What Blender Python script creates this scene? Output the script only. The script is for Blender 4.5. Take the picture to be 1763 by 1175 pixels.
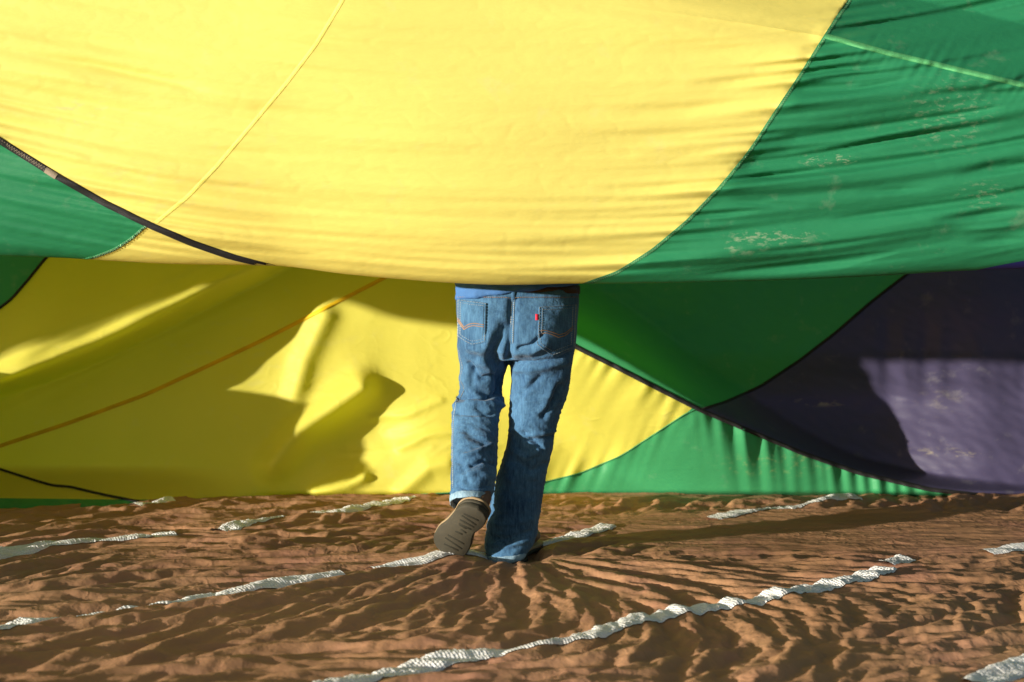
import bpy, bmesh, math, random
import numpy as np
from mathutils import Vector, Matrix
from mathutils.bvhtree import BVHTree

for o in list(bpy.data.objects): bpy.data.objects.remove(o)
sc = bpy.context.scene
C = sc.collection

# ------------------------------------------------------------------ camera, sky, sun, exposure
F, U0, VH, H = 2448.0, 881.5, 538.0, 0.95        # focal length in photo pixels, centre column, horizon row, lens height
cam = bpy.data.cameras.new('camera'); camo = bpy.data.objects.new('camera', cam); C.objects.link(camo)
camo.location = (0, 0, H); camo.rotation_euler = (math.pi/2, 0, 0)
cam.sensor_width = 36; cam.lens = 36*F/1763; cam.shift_y = -(587.5-VH)/1763
cam.clip_end = 2000; cam.clip_start = 0.05
cam.dof.use_dof = True; cam.dof.focus_distance = 5.12; cam.dof.aperture_fstop = 2.8
sc.camera = camo
AZ, EL = math.radians(58), math.radians(5.4)      # sun behind the camera, to the left, low
sdir = Vector((-math.sin(AZ)*math.cos(EL), -math.cos(AZ)*math.cos(EL), math.sin(EL)))
w = bpy.data.worlds.new('World'); sc.world = w; w.use_nodes = True
wn = w.node_tree; wn.nodes.clear()
sky = wn.nodes.new('ShaderNodeTexSky'); sky.sky_type = 'NISHITA'; sky.sun_disc = False
sky.sun_elevation = EL; sky.sun_rotation = math.atan2(sdir.x, sdir.y)
bg = wn.nodes.new('ShaderNodeBackground'); bg.inputs[1].default_value = 0.09
wo = wn.nodes.new('ShaderNodeOutputWorld')
wn.links.new(sky.outputs[0], bg.inputs[0]); wn.links.new(bg.outputs[0], wo.inputs[0])
sl = bpy.data.lights.new('sun', 'SUN'); sl.energy = 5.0; sl.angle = math.radians(0.75); sl.color = (1.0, 0.925, 0.79)
slo = bpy.data.objects.new('sun', sl); C.objects.link(slo)
slo.rotation_euler = (-sdir).to_track_quat('-Z', 'Y').to_euler(); slo.location = sdir*20
sc.view_settings.view_transform = 'Standard'; sc.view_settings.look = 'None'
sc.view_settings.gamma = 1; sc.view_settings.use_curve_mapping = False
sc.view_settings.exposure = 0.82

# ------------------------------------------------------------------ helpers
rng = np.random.RandomState(7)
PERM = rng.permutation(512); PERM = np.concatenate([PERM, PERM])
GA = rng.rand(512)*2*np.pi; GX, GY = np.cos(GA), np.sin(GA)
def pn(x, y, seed=0):                              # 2D gradient noise, about -1..1
    x = np.asarray(x, float)+seed*17.31; y = np.asarray(y, float)-seed*9.77
    x, y = np.broadcast_arrays(x, y)
    xi = np.floor(x).astype(int); yi = np.floor(y).astype(int); xf = x-xi; yf = y-yi
    def g(ix, iy, fx, fy):
        h = PERM[(PERM[ix % 512]+iy) % 512]; return GX[h]*fx+GY[h]*fy
    sx = xf*xf*xf*(xf*(xf*6-15)+10); sy = yf*yf*yf*(yf*(yf*6-15)+10)
    a = g(xi, yi, xf, yf); b = g(xi+1, yi, xf-1, yf); c = g(xi, yi+1, xf, yf-1); d = g(xi+1, yi+1, xf-1, yf-1)
    return ((a+(b-a)*sx)+((c+(d-c)*sx)-(a+(b-a)*sx))*sy)*1.5
def ss(x, a, b):
    t = np.clip((np.asarray(x, float)-a)/(b-a), 0, 1); return t*t*(3-2*t)
def graph(pts):                                    # smooth single-valued curve through points (first column ascending)
    p = np.array(sorted(pts), float); xs, ys = p[:, 0], p[:, 1]
    m = np.gradient(ys, xs)
    dl = np.diff(ys)/np.diff(xs)
    m[1:-1] = np.where(dl[:-1]*dl[1:] > 0, 2*dl[:-1]*dl[1:]/(dl[:-1]+dl[1:]+1e-12), 0)
    def f(x):
        x = np.asarray(x, float); i = np.clip(np.searchsorted(xs, x)-1, 0, len(xs)-2)
        h = xs[i+1]-xs[i]; t = (x-xs[i])/h; tc = np.clip(t, 0, 1)
        v = (2*tc**3-3*tc**2+1)*ys[i]+(tc**3-2*tc**2+tc)*h*m[i]+(-2*tc**3+3*tc**2)*ys[i+1]+(tc**3-tc**2)*h*m[i+1]
        return v+np.where(t < 0, (t)*h*m[0], 0)+np.where(t > 1, (t-1)*h*m[-1], 0)
    return f
def tn(x, y, seed=0):                              # linear noise on a triangle grid: flat facets with sharp creases
    x = np.asarray(x, float)+seed*13.7; y = np.asarray(y, float)-seed*7.9
    sk = (x+y)*.3660254; a = x+sk; b = y+sk; i = np.floor(a).astype(int); j = np.floor(b).astype(int); f = a-i; g_ = b-j
    hv = lambda ii, jj: PERM[(PERM[ii % 512]+jj) % 512]/255.5-1
    up = f > g_; m = np.where(up, hv(i+1, j), hv(i, j+1))
    return np.where(up, hv(i, j)*(1-f)+m*(f-g_)+hv(i+1, j+1)*g_, hv(i, j)*(1-g_)+m*(g_-f)+hv(i+1, j+1)*f)
def poly_dist(u, v, pts):                          # distance from points to a polyline
    d = np.full(np.shape(u), 1e9)
    for (a, b), (c, e) in zip(pts[:-1], pts[1:]):
        L = (c-a)**2+(e-b)**2; t = np.clip(((u-a)*(c-a)+(v-b)*(e-b))/L, 0, 1)
        d = np.minimum(d, np.hypot(u-a-t*(c-a), v-b-t*(e-b)))
    return d
def px(u, v, D): return ((u-U0)*D/F, D, H-(v-VH)*D/F)
def ground(u, v, z=0.0):
    D = (H-z)*F/(v-VH); return ((u-U0)*D/F, D)
def empty(name, loc=(0, 0, 0), label=None, cat=None, group=None, kind=None):
    o = bpy.data.objects.new(name, None); C.objects.link(o); o.location = loc; tag(o, label, cat, group, kind); return o
def tag(o, label=None, cat=None, group=None, kind=None):
    for k, v in (('label', label), ('category', cat), ('group', group), ('kind', kind)):
        if v: o[k] = v
    return o
def mesh_obj(name, verts, faces, mat, parent=None, smooth=True):
    me = bpy.data.meshes.new(name); 
    V = np.asarray(verts, float)
    if parent is not None: V = V-np.array(parent_loc(parent))
    me.from_pydata(V.tolist(), [], faces); me.update()
    if smooth: me.polygons.foreach_set('use_smooth', [True]*len(me.polygons))
    me.materials.append(mat)
    o = bpy.data.objects.new(name, me); C.objects.link(o)
    if parent is not None: o.parent = parent
    return o
def parent_loc(p):
    l = Vector((0, 0, 0))
    while p is not None: l += p.location; p = p.parent
    return l

# ------------------------------------------------------------------ materials
def nodes(name):
    m = bpy.data.materials.new(name); m.use_nodes = True; nt = m.node_tree; nt.nodes.clear()
    out = nt.nodes.new('ShaderNodeOutputMaterial'); return m, nt, out
def N(nt, t, **kw):
    n = nt.nodes.new(t)
    for k, v in kw.items():
        if k.startswith('i_'): n.inputs[k[2:].replace('_', ' ')].default_value = v
        else: setattr(n, k, v)
    return n
def tcoord(nt, scale=(1, 1, 1), rot=(0, 0, 0)):
    t = N(nt, 'ShaderNodeTexCoord'); mp = N(nt, 'ShaderNodeMapping'); mp.inputs['Scale'].default_value = scale; mp.inputs['Rotation'].default_value = rot
    nt.links.new(t.outputs['Object'], mp.inputs[0]); return mp.outputs[0]
def noise(nt, co, scale, detail=3, rough=.55):
    n = N(nt, 'ShaderNodeTexNoise', i_Scale=scale, i_Detail=detail, i_Roughness=rough); nt.links.new(co, n.inputs['Vector']); return n.outputs['Fac']
def ramp(nt, fac, a, b, c0=(0, 0, 0, 1), c1=(1, 1, 1, 1)):
    r = N(nt, 'ShaderNodeValToRGB'); e = r.color_ramp.elements; e[0].position = a; e[1].position = b; e[0].color = c0; e[1].color = c1
    nt.links.new(fac, r.inputs[0]); return r.outputs[0]
def mixc(nt, fac, a, b, mode='MIX'):
    m = N(nt, 'ShaderNodeMix', data_type='RGBA', blend_type=mode)
    for s, v in ((0, fac), (6, a), (7, b)):
        if hasattr(v, 'is_output'): nt.links.new(v, m.inputs[s])
        else: m.inputs[s].default_value = v
    return m.outputs[2]
def mul(nt, a, b, op='MULTIPLY'):
    m = N(nt, 'ShaderNodeMath', operation=op)
    for i, v in enumerate((a, b)):
        if hasattr(v, 'is_output'): nt.links.new(v, m.inputs[i])
        else: m.inputs[i].default_value = v
    return m.outputs[0]
def c4(c, k=1.0): return (c[0]*k, c[1]*k, c[2]*k, 1)

def crease(nt, co, scale, width=.06):                     # thin sharp crease lines
    n = noise(nt, co, scale, 2, .5); a = mul(nt, n, .5, 'SUBTRACT'); a = mul(nt, a, 0, 'ABSOLUTE')
    return ramp(nt, a, 0, width, (1, 1, 1, 1), (0, 0, 0, 1))
def nylon(name, col, trans=.28, tcol=None, dust=(), dustcol=(.62, .60, .45), rough=.5, spec=.25, bump=.15, crumple=0.0):
    m, nt, out = nodes(name); co = tcoord(nt)
    n1 = noise(nt, co, 1.3, 4); base = mixc(nt, ramp(nt, n1, .3, .72), c4(col, .93), c4(col, 1.05))
    n2 = noise(nt, co, 9, 5, .65)                       # faint scuffs and fading
    base = mixc(nt, mul(nt, ramp(nt, n2, .6, .8), .14), base, c4((.75, .72, .6)))
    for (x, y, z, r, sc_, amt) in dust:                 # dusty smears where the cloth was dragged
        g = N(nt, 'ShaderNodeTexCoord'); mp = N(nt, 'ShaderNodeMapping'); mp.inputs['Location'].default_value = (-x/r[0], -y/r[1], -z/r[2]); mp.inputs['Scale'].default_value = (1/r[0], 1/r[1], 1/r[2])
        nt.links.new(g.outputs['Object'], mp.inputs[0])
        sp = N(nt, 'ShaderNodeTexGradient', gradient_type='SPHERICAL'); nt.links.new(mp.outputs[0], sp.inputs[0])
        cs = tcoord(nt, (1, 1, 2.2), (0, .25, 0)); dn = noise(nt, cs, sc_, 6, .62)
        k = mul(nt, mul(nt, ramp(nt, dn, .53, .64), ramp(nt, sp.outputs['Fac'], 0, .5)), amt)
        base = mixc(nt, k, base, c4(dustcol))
    p = N(nt, 'ShaderNodeBsdfPrincipled', i_Roughness=rough); p.inputs['Specular IOR Level'].default_value = spec
    nt.links.new(base, p.inputs['Base Color'])
    fine = noise(nt, co, 45, 4, .6); weave = noise(nt, tcoord(nt, (1, 1, 3)), 16, 3)
    hgt = mul(nt, mul(nt, fine, .35), weave, 'ADD')
    b = N(nt, 'ShaderNodeBump', i_Strength=bump, i_Distance=.012); nt.links.new(hgt, b.inputs['Height']); nt.links.new(b.outputs[0], p.inputs['Normal'])
    if crumple:
        cm = mul(nt, crease(nt, tcoord(nt, (1, 1, 1.3), (0, .5, 0)), 5.5, .05), ramp(nt, noise(nt, co, 2.2, 2), .42, .62))
        b3 = N(nt, 'ShaderNodeBump', i_Strength=crumple, i_Distance=.01); nt.links.new(cm, b3.inputs['Height']); nt.links.new(b.outputs[0], b3.inputs['Normal']); nt.links.new(b3.outputs[0], p.inputs['Normal'])
    t = N(nt, 'ShaderNodeBsdfTranslucent'); t.inputs[0].default_value = c4(tcol or col)
    mx = N(nt, 'ShaderNodeMixShader'); mx.inputs[0].default_value = trans
    nt.links.new(p.outputs[0], mx.inputs[1]); nt.links.new(t.outputs[0], mx.inputs[2]); nt.links.new(mx.outputs[0], out.inputs[0])
    return m
def cloth(name, col, rough=.8, scale=60, bump=.3, var=.25, spec=.25, stretch=(1, 1, 1), dist=.004):
    m, nt, out = nodes(name); co = tcoord(nt, stretch)
    base = mixc(nt, ramp(nt, noise(nt, co, 7, 5), .3, .7), c4(col, 1-var), c4(col, 1+var))
    p = N(nt, 'ShaderNodeBsdfPrincipled', i_Roughness=rough); p.inputs['Specular IOR Level'].default_value = spec
    nt.links.new(base, p.inputs['Base Color'])
    b = N(nt, 'ShaderNodeBump', i_Strength=bump, i_Distance=dist); nt.links.new(noise(nt, co, scale, 4), b.inputs['Height']); nt.links.new(b.outputs[0], p.inputs['Normal'])
    nt.links.new(p.outputs[0], out.inputs[0]); return m
def denim(name, col, fade, k=1.0):
    m, nt, out = nodes(name); co = tcoord(nt)
    streak = noise(nt, tcoord(nt, (1, 1, .09)), 170, 3, .7)      # vertical warp streaks
    slub = noise(nt, tcoord(nt, (1, 1, .3)), 60, 4, .65)
    big = noise(nt, co, 6, 4)
    f = mul(nt, mul(nt, mul(nt, streak, .42), mul(nt, slub, .33), 'ADD'), mul(nt, big, .5), 'ADD')
    base = mixc(nt, ramp(nt, f, .47, .80), c4(col, k), c4(fade, k))
    p = N(nt, 'ShaderNodeBsdfPrincipled', i_Roughness=.85); p.inputs['Specular IOR Level'].default_value = .2
    p.inputs['Sheen Weight'].default_value = .12
    nt.links.new(base, p.inputs['Base Color'])
    b = N(nt, 'ShaderNodeBump', i_Strength=.35, i_Distance=.003); nt.links.new(f, b.inputs['Height'])
    b2 = N(nt, 'ShaderNodeBump', i_Strength=.4, i_Distance=.02); nt.links.new(noise(nt, tcoord(nt, (1, 1, 1.6)), 22, 4, .55), b2.inputs['Height']); nt.links.new(b.outputs[0], b2.inputs['Normal'])
    nt.links.new(b2.outputs[0], p.inputs['Normal']); nt.links.new(p.outputs[0], out.inputs[0]); return m
YEL = (.88, .77, .20); GRN = (.026, .235, .108); PUR = (.072, .062, .124); BLU = (.02, .02, .16)
def at(u, v, D): return px(u, v, D)
def du(u, v, D, r, s, a): x, y, z = px(u, v, D); return (x, y-(5.05 if D < 6 else 7.2), z, r, s, a)
M = {}
M['yellow'] = nylon('yellow nylon', YEL, .30, (.90, .75, .03), dust=[du(235, 330, 4.8, (.35, .6, .12), 14, .16), du(130, 190, 4.8, (.15, .5, .06), 22, .35)], dustcol=(.75, .62, .4))
M['yellow_b'] = nylon('yellow nylon of the far side', (.85, .77, .135), .42, (.95, .97, .01), dust=[du(420, 620, 7, (.8, .9, .3), 9, .1)], crumple=.13)
M['green'] = nylon('green nylon', GRN, .28, (.02, .34, .10), dust=[du(1440, 268, 4.75, (.12, .6, .03), 42, .45), du(1345, 405, 4.8, (.2, .6, .035), 38, .28), du(1650, 190, 4.75, (.2, .6, .16), 34, .18), du(1720, 330, 4.75, (.12, .6, .06), 36, .2), du(1290, 420, 4.8, (.1, .6, .04), 20, .3)])
M['green_b'] = nylon('green nylon of the far side', (.05, .31, .125), .22, (.06, .50, .19), dust=[du(1350, 800, 7, (.4, .9, .08), 26, .35)], dustcol=(.4, .5, .2))
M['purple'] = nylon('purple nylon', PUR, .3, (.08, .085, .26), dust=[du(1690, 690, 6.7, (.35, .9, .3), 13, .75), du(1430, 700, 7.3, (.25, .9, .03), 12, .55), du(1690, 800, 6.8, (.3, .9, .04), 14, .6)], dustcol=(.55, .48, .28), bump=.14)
M['blue'] = nylon('dark blue nylon', BLU, .15)
M['black_tape'] = cloth('black webbing', (.018, .017, .018), .7, 260, .6, .3, .3)
M['seam_green'] = cloth('green stitched seam', (.03, .20, .08), .7, 300, .7, .3)
M['green_tape'] = cloth('green webbing', (.08, .33, .13), .6, 260, .5, .15)
M['thread_pale'] = cloth('pale seam thread', (.20, .40, .22), .8)
M['seam_yellow'] = cloth('yellow seam tape', (.87, .78, .17), .6, 260, .6, .1)
M['orange_tape'] = cloth('orange webbing', (.72, .46, .012), .6, 220, .5, .15)
M['patch_pale'] = cloth('pale tape whipping', (.26, .21, .16), .8, 300, .8, .4)
M['denim'] = denim('blue denim', (.010, .044, .112), (.076, .19, .335))
M['denim_hem'] = denim('faded denim hem', (.06, .15, .25), (.32, .46, .56))
M['denim_pocket'] = denim('pocket denim', (.009, .041, .105), (.070, .178, .315))
M['thread'] = cloth('tan jeans thread', (.26, .15, .075), .8)
M['thread_grey'] = cloth('faded jeans thread', (.22, .25, .27), .8)
M['red'] = cloth('red tab cloth', (.55, .02, .05), .7)
M['shirt'] = cloth('blue shirt cotton', (.05, .14, .34), .8, 200, .3, .12)
M['leather'] = cloth('tan boot leather', (.13, .075, .045), .55, 60, .4, .25, .4)
M['welt'] = cloth('boot welt', (.26, .19, .11), .7)
M['sole'] = cloth('olive rubber sole', (.042, .038, .026), .75, 40, .5, .3, .3)
M['lug'] = cloth('dark sole tread', (.019, .018, .012), .8, 60, .5, .3)
M['belt'] = cloth('brown belt leather', (.06, .03, .015), .5)
M['skin'] = cloth('skin', (.45, .26, .18), .5, 50, .1, .06, .4)
M['hair'] = cloth('short brown hair', (.05, .03, .018), .6, 30, .9, .4, .4, (1, 1, .2))

# brown cloth
def brown():
    m, nt, out = nodes('brown nylon sheet'); co = tcoord(nt)
    b1 = mixc(nt, ramp(nt, noise(nt, co, 1.1, 4), .3, .7), c4((.37, .19, .10)), c4((.50, .275, .15)))
    b1 = mixc(nt, mul(nt, ramp(nt, noise(nt, co, 5, 6, .7), .5, .75), .45), b1, c4((.32, .19, .085)))      # trodden dust
    b1 = mixc(nt, mul(nt, ramp(nt, noise(nt, tcoord(nt, (1, .6, 1), (0, 0, .7)), 2.3, 5, .6), .5, .66), .55), b1, c4((.47, .22, .16)))
    p = N(nt, 'ShaderNodeBsdfPrincipled', i_Roughness=.62); p.inputs['Specular IOR Level'].default_value = .18
    nt.links.new(b1, p.inputs['Base Color'])
    bb = N(nt, 'ShaderNodeBump', i_Strength=.3, i_Distance=.008)
    nt.links.new(mul(nt, noise(nt, co, 24, 5, .6), mul(nt, noise(nt, co, 80, 3), .3), 'ADD'), bb.inputs['Height']); cr_ = mul(nt, mul(nt, crease(nt, tcoord(nt, (1, 1.5, 1), (0, 0, .6)), 7, .07), crease(nt, co, 16, .09), 'ADD'), ramp(nt, noise(nt, co, 2.5, 2), .35, .65))
    b4 = N(nt, 'ShaderNodeBump', i_Strength=.2, i_Distance=.006); nt.links.new(cr_, b4.inputs['Height']); nt.links.new(bb.outputs[0], b4.inputs['Normal']); nt.links.new(b4.outputs[0], p.inputs['Normal'])
    t = N(nt, 'ShaderNodeBsdfTranslucent'); t.inputs[0].default_value = c4((.32, .14, .06))
    mx = N(nt, 'ShaderNodeMixShader'); mx.inputs[0].default_value = .12
    nt.links.new(p.outputs[0], mx.inputs[1]); nt.links.new(t.outputs[0], mx.inputs[2]); nt.links.new(mx.outputs[0], out.inputs[0]); return m
M['brown'] = brown()
def wtape():
    m, nt, out = nodes('white woven tape')
    uv = N(nt, 'ShaderNodeUVMap')
    vor = N(nt, 'ShaderNodeTexVoronoi', i_Scale=1.0, i_Randomness=.35); nt.links.new(uv.outputs[0], vor.inputs['Vector'])
    base = mixc(nt, ramp(nt, vor.outputs['Distance'], .3, .75), c4((.88, .87, .85)), c4((.66, .66, .68)))
    co = tcoord(nt); base = mixc(nt, mul(nt, ramp(nt, noise(nt, co, 10, 5), .5, .75), .3), base, c4((.45, .36, .28)))
    p = N(nt, 'ShaderNodeBsdfPrincipled', i_Roughness=.7); nt.links.new(base, p.inputs['Base Color'])
    b = N(nt, 'ShaderNodeBump', i_Strength=.8, i_Distance=.006, invert=True); nt.links.new(vor.outputs['Distance'], b.inputs['Height']); nt.links.new(b.outputs[0], p.inputs['Normal'])
    nt.links.new(p.outputs[0], out.inputs[0]); return m
M['white_tape'] = wtape()
def grassmat():
    m, nt, out = nodes('dry grass field'); co = tcoord(nt)
    base = mixc(nt, ramp(nt, noise(nt, co, .8, 6, .65), .35, .65), c4((.05, .07, .02)), c4((.14, .12, .05)))
    p = N(nt, 'ShaderNodeBsdfPrincipled', i_Roughness=.95); nt.links.new(base, p.inputs['Base Color'])
    b = N(nt, 'ShaderNodeBump', i_Strength=.8, i_Distance=.05); nt.links.new(noise(nt, co, 25, 5, .7), b.inputs['Height']); nt.links.new(b.outputs[0], p.inputs['Normal'])
    nt.links.new(p.outputs[0], out.inputs[0]); return m

# ------------------------------------------------------------------ ground
g = mesh_obj('ground', [(-600, -600, -.06), (600, -600, -.06), (600, 600, -.06), (-600, 600, -.06)], [(0, 1, 2, 3)], grassmat())
tag(g, kind='structure')

# ------------------------------------------------------------------ cloth surfaces split into panels along their seams
def axis(a, b, lo, hi, fine, coarse):
    mid = np.arange(a, b+fine, fine); left = np.arange(lo, a-coarse*.5, coarse); right = np.arange(b+coarse, hi, coarse)
    return np.concatenate([left, mid, right])
def build_panels(S, us, ks, panels, parent):
    UU, KK = np.meshgrid(us, ks, indexing='ij'); nu, nk = UU.shape
    P = S(UU, KK).reshape(-1, 3)
    for name, mat, conds, label in panels:
        vals = [fn(UU, KK)*sg for fn, sg in conds]
        allin = np.ones((nu-1, nk-1), bool); anyout = np.zeros((nu-1, nk-1), bool)
        for v in vals:
            q = np.stack([v[:-1, :-1], v[1:, :-1], v[1:, 1:], v[:-1, 1:]])
            allin &= (q >= 0).all(0); anyout |= (q < 0).all(0)
        mixed = ~allin & ~anyout
        I, J = np.nonzero(allin)
        faces = np.stack([I*nk+J, I*nk+J+1, (I+1)*nk+J+1, (I+1)*nk+J], 1)
        extra, ekey, mf = [], {}, []
        for i, j in zip(*np.nonzero(mixed)):
            poly = [(us[i], ks[j]), (us[i], ks[j+1]), (us[i+1], ks[j+1]), (us[i+1], ks[j])]
            for fn, sg in conds:
                if not poly: break
                fv = [float(fn(p[0], p[1]))*sg for p in poly]; new = []
                for a in range(len(poly)):
                    p, q, fp, fq = poly[a], poly[(a+1) % len(poly)], fv[a], fv[(a+1) % len(poly)]
                    if fp >= 0: new.append(p)
                    if (fp >= 0) != (fq >= 0):
                        t = fp/(fp-fq); new.append((p[0]+(q[0]-p[0])*t, p[1]+(q[1]-p[1])*t))
                poly = new
            if len(poly) < 3: continue
            ids = []
            for p in poly:
                k = (round(p[0], 2), round(p[1], 2))
                if k not in ekey: ekey[k] = len(extra); extra.append(p)
                if not ids or ids[-1] != ekey[k]: ids.append(ekey[k])
            if len(ids) > 1 and ids[0] == ids[-1]: ids.pop()
            if len(ids) >= 3: mf.append(ids)
        gk = {}
        used = np.unique(faces) if len(faces) else np.array([], int)
        remap = np.full(nu*nk, -1); remap[used] = np.arange(len(used)); V = P[used]
        F_ = remap[faces].tolist() if len(faces) else []
        if extra:
            E = np.array(extra); EP = S(E[:, 0], E[:, 1]); base = len(V)
            tbl = {}
            bi, bj = used//nk, used % nk
            for n_, (a, b) in enumerate(zip(us[bi], ks[bj])): tbl[(round(a, 2), round(b, 2))] = n_
            em = []; app = []
            for e, k in enumerate(ekey):
                if k in tbl: em.append(tbl[k])
                else: em.append(base+len(app)); app.append(EP[e])
            if app: V = np.concatenate([V, np.array(app)])
            F_ += [[em[x] for x in f] for f in mf]
        if not F_: print('EMPTY PANEL', name); continue
        o = mesh_obj(name, V, F_, mat, parent)
        if label: o['label'] = label
def resample(pts, step):
    p = np.array(pts, float); d = np.concatenate([[0], np.cumsum(np.hypot(*np.diff(p, axis=0).T))])
    n = max(3, int(d[-1]/step)); t = np.linspace(0, d[-1], n)
    return np.stack([np.interp(t, d, p[:, 0]), np.interp(t, d, p[:, 1])], 1)
def smooth_line(pts, step=4):
    p = resample(pts, step)
    for _ in range(6):
        p[1:-1] = (p[:-2]+2*p[1:-1]+p[2:])/4
    return p
def ribbon(name, S, pts, width, mat, parent, lift=.004, toU=None, step=4, wfn=None, crown=.003, flat=False):
    p = smooth_line(pts, step); t = np.gradient(p, axis=0); t /= np.hypot(t[:, 0], t[:, 1])[:, None]+1e-9
    nrm = np.stack([-t[:, 1], t[:, 0]], 1); ww = width if wfn is None else width*wfn(np.linspace(0, 1, len(p)))[:, None]
    rows = []
    lo_ = lift*.7 if flat else -.002
    for a, up in ((-.5, lo_), (-.42, lift), (0, lift+crown), (.42, lift), (.5, lo_)):
        q = p+nrm*a*ww
        k = q if toU is None else toU(q)
        rows.append(S(k[:, 0], k[:, 1], up))
    V = np.stack(rows, 1).reshape(-1, 3); n = len(p); f = []
    for i in range(n-1):
        for j in range(4):
            a = i*5+j; f.append((a, a+1, a+6, a+5))
    return mesh_obj(name, V, f, mat, parent)
def zigzag(name, S, pts, width, pitch, mat, parent, toU=None, th=1.4, off=0, lift=.008):
    p = smooth_line(pts, 2); d = np.concatenate([[0], np.cumsum(np.hypot(*np.diff(p, axis=0).T))])
    tt = np.arange(0, d[-1], pitch/2); c = np.stack([np.interp(tt, d, p[:, 0]), np.interp(tt, d, p[:, 1])], 1)
    t = np.gradient(c, axis=0); t /= np.hypot(t[:, 0], t[:, 1])[:, None]+1e-9; nrm = np.stack([-t[:, 1], t[:, 0]], 1)
    z = c+nrm*(off+width*.5*np.where(np.arange(len(c)) % 2, 1, -1)[:, None])
    V, f = [], []
    def ev(q): k = q if toU is None else toU(q); return S(k[:, 0], k[:, 1], lift)
    dz = np.gradient(z, axis=0); dz /= np.hypot(dz[:, 0], dz[:, 1])[:, None]+1e-9
    A = ev(z+t*th*.5); B = ev(z-t*th*.5)
    V = np.concatenate([A, B]); n = len(z); f = [(i, i+1, n+i+1, n+i) for i in range(n-1)]
    return mesh_obj(name, V, f, mat, parent)

# ---- raised near fold of the envelope -------------------------------------------------------------
VE = graph([(-2200, 600), (-1800, 560), (-1630, 500), (-1550, 446), (-1480, 388), (-1420, 335), (-1310, 315), (-1200, 330), (-1080, 368), (-768, 402), (-300, 432), (0, 441), (100, 444), (200, 450), (300, 455), (470, 458), (600, 473), (700, 482),  # hem row; its unseen left run is shaped for the shadow it casts
            (785, 488), (870, 491), (1000, 488.5), (1100, 488), (1300, 484), (1500, 476), (1650, 467), (1763, 463), (2000, 452), (2600, 430)])
A_ = graph([(-2600, -1500), (-300, 35), (-60, 203), (0, 243), (95, 302), (180, 350), (255, 387), (330, 419), (400, 443), (440, 453), (470, 459), (560, 500), (900, 800), (3000, 3000)])
B_ = graph([(-4000, 2400), (-250, 715), (-90, 640), (0, 590), (75, 545), (145, 492), (225, 425), (290, 370), (340, 322), (384, 266), (470, 150), (1500, -700)])      # u of v
C_ = graph([(-900, 900), (300, 320), (390, 250), (412, 225), (430, 197), (443, 163), (480, 40), (700, -300), (1500, -900)])                                           # u of v
D_ = graph([(-4000, 2400), (-250, 1575), (-70, 1500), (0, 1460), (28, 1440), (62, 1418), (125, 1378), (195, 1331), (262, 1286), (318, 1240), (380, 1180), (430, 1120), (468, 1060), (490, 998), (540, 850), (1500, 500)])
E_ = graph([(900, -80), (1418, 62), (1530, 92), (1640, 118), (1763, 147), (2400, 290), (3000, 420)])
F__ = graph([(-2600, -500), (600, -62), (900, -13), (1000, 2), (1210, 30), (1418, 63), (1700, 120)])
G_ = graph([(1000, 700), (1600, 490), (1690, 463.5), (1763, 449), (2000, 400), (2600, 300)])
DC = 5.05
seamA = [(-300, 35), (-60, 203), (0, 243), (95, 302), (180, 350), (255, 387), (330, 419), (400, 443), (440, 453), (475, 461), (520, 482)]
seamB = [(715, -250), (640, -90), (590, 0), (545, 75), (492, 145), (425, 225), (370, 290), (322, 340), (268, 384)]
seamC = [(250, 390), (225, 412), (197, 430), (163, 443), (130, 452)]
seamD = [(1575, -250), (1500, -70), (1460, 0), (1440, 28), (1418, 62), (1378, 125), (1331, 195), (1286, 262), (1240, 318), (1180, 380), (1120, 430), (1060, 468), (998, 490), (940, 510)]
seamE = [(1420, 62), (1530, 92), (1640, 118), (1763, 147), (2400, 290)]
NEARFOLDS = [([(0, 92), (150, 110), (300, 142), (430, 188)], 9, .011), ([(-20, 55), (150, 70), (320, 98)], 14, .008), ([(0, 118), (120, 135), (260, 168)], 12, -.008), ([(20, 150), (200, 190), (380, 222)], 10, .005),
    ([(300, 255), (420, 262), (560, 275)], 7, .005), ([(290, 300), (380, 318), (520, 335)], 7, .006), ([(280, 360), (400, 378), (560, 392)], 6, .005), ([(120, 262), (230, 300), (300, 318)], 7, .006),
    ([(1180, 150), (1260, 142), (1350, 128)], 10, .007), ([(1050, 195), (1180, 190), (1310, 172)], 12, .008), ([(960, 240), (1100, 238), (1270, 226)], 13, .007), ([(1100, 270), (1200, 266), (1270, 256)], 7, .006), ([(1010, 330), (1130, 326), (1220, 312)], 8, .006),
    ([(1360, 165), (1480, 153), (1600, 133)], 5, .020), ([(1400, 118), (1480, 118), (1560, 112)], 5, .010), ([(1390, 138), (1480, 130), (1560, 122)], 5, .010), ([(1320, 230), (1450, 222), (1580, 203), (1763, 185)], 8, .014),
    ([(1290, 278), (1420, 262), (1520, 243), (1640, 225), (1790, 200)], 6, .024), ([(1260, 306), (1340, 303), (1420, 294)], 5, .012), ([(1470, 332), (1540, 328), (1620, 322)], 5, .009), ([(1640, 305), (1700, 290), (1790, 275)], 8, .014),
    ([(1600, 382), (1680, 372), (1790, 355)], 7, .022), ([(1640, 398), (1720, 392), (1790, 382)], 5, -.012), ([(1660, 420), (1790, 408)], 6, .012), ([(1240, 345), (1330, 352), (1400, 352)], 5, .007), ([(1560, 165), (1680, 158), (1790, 160)], 7, .012)]
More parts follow.
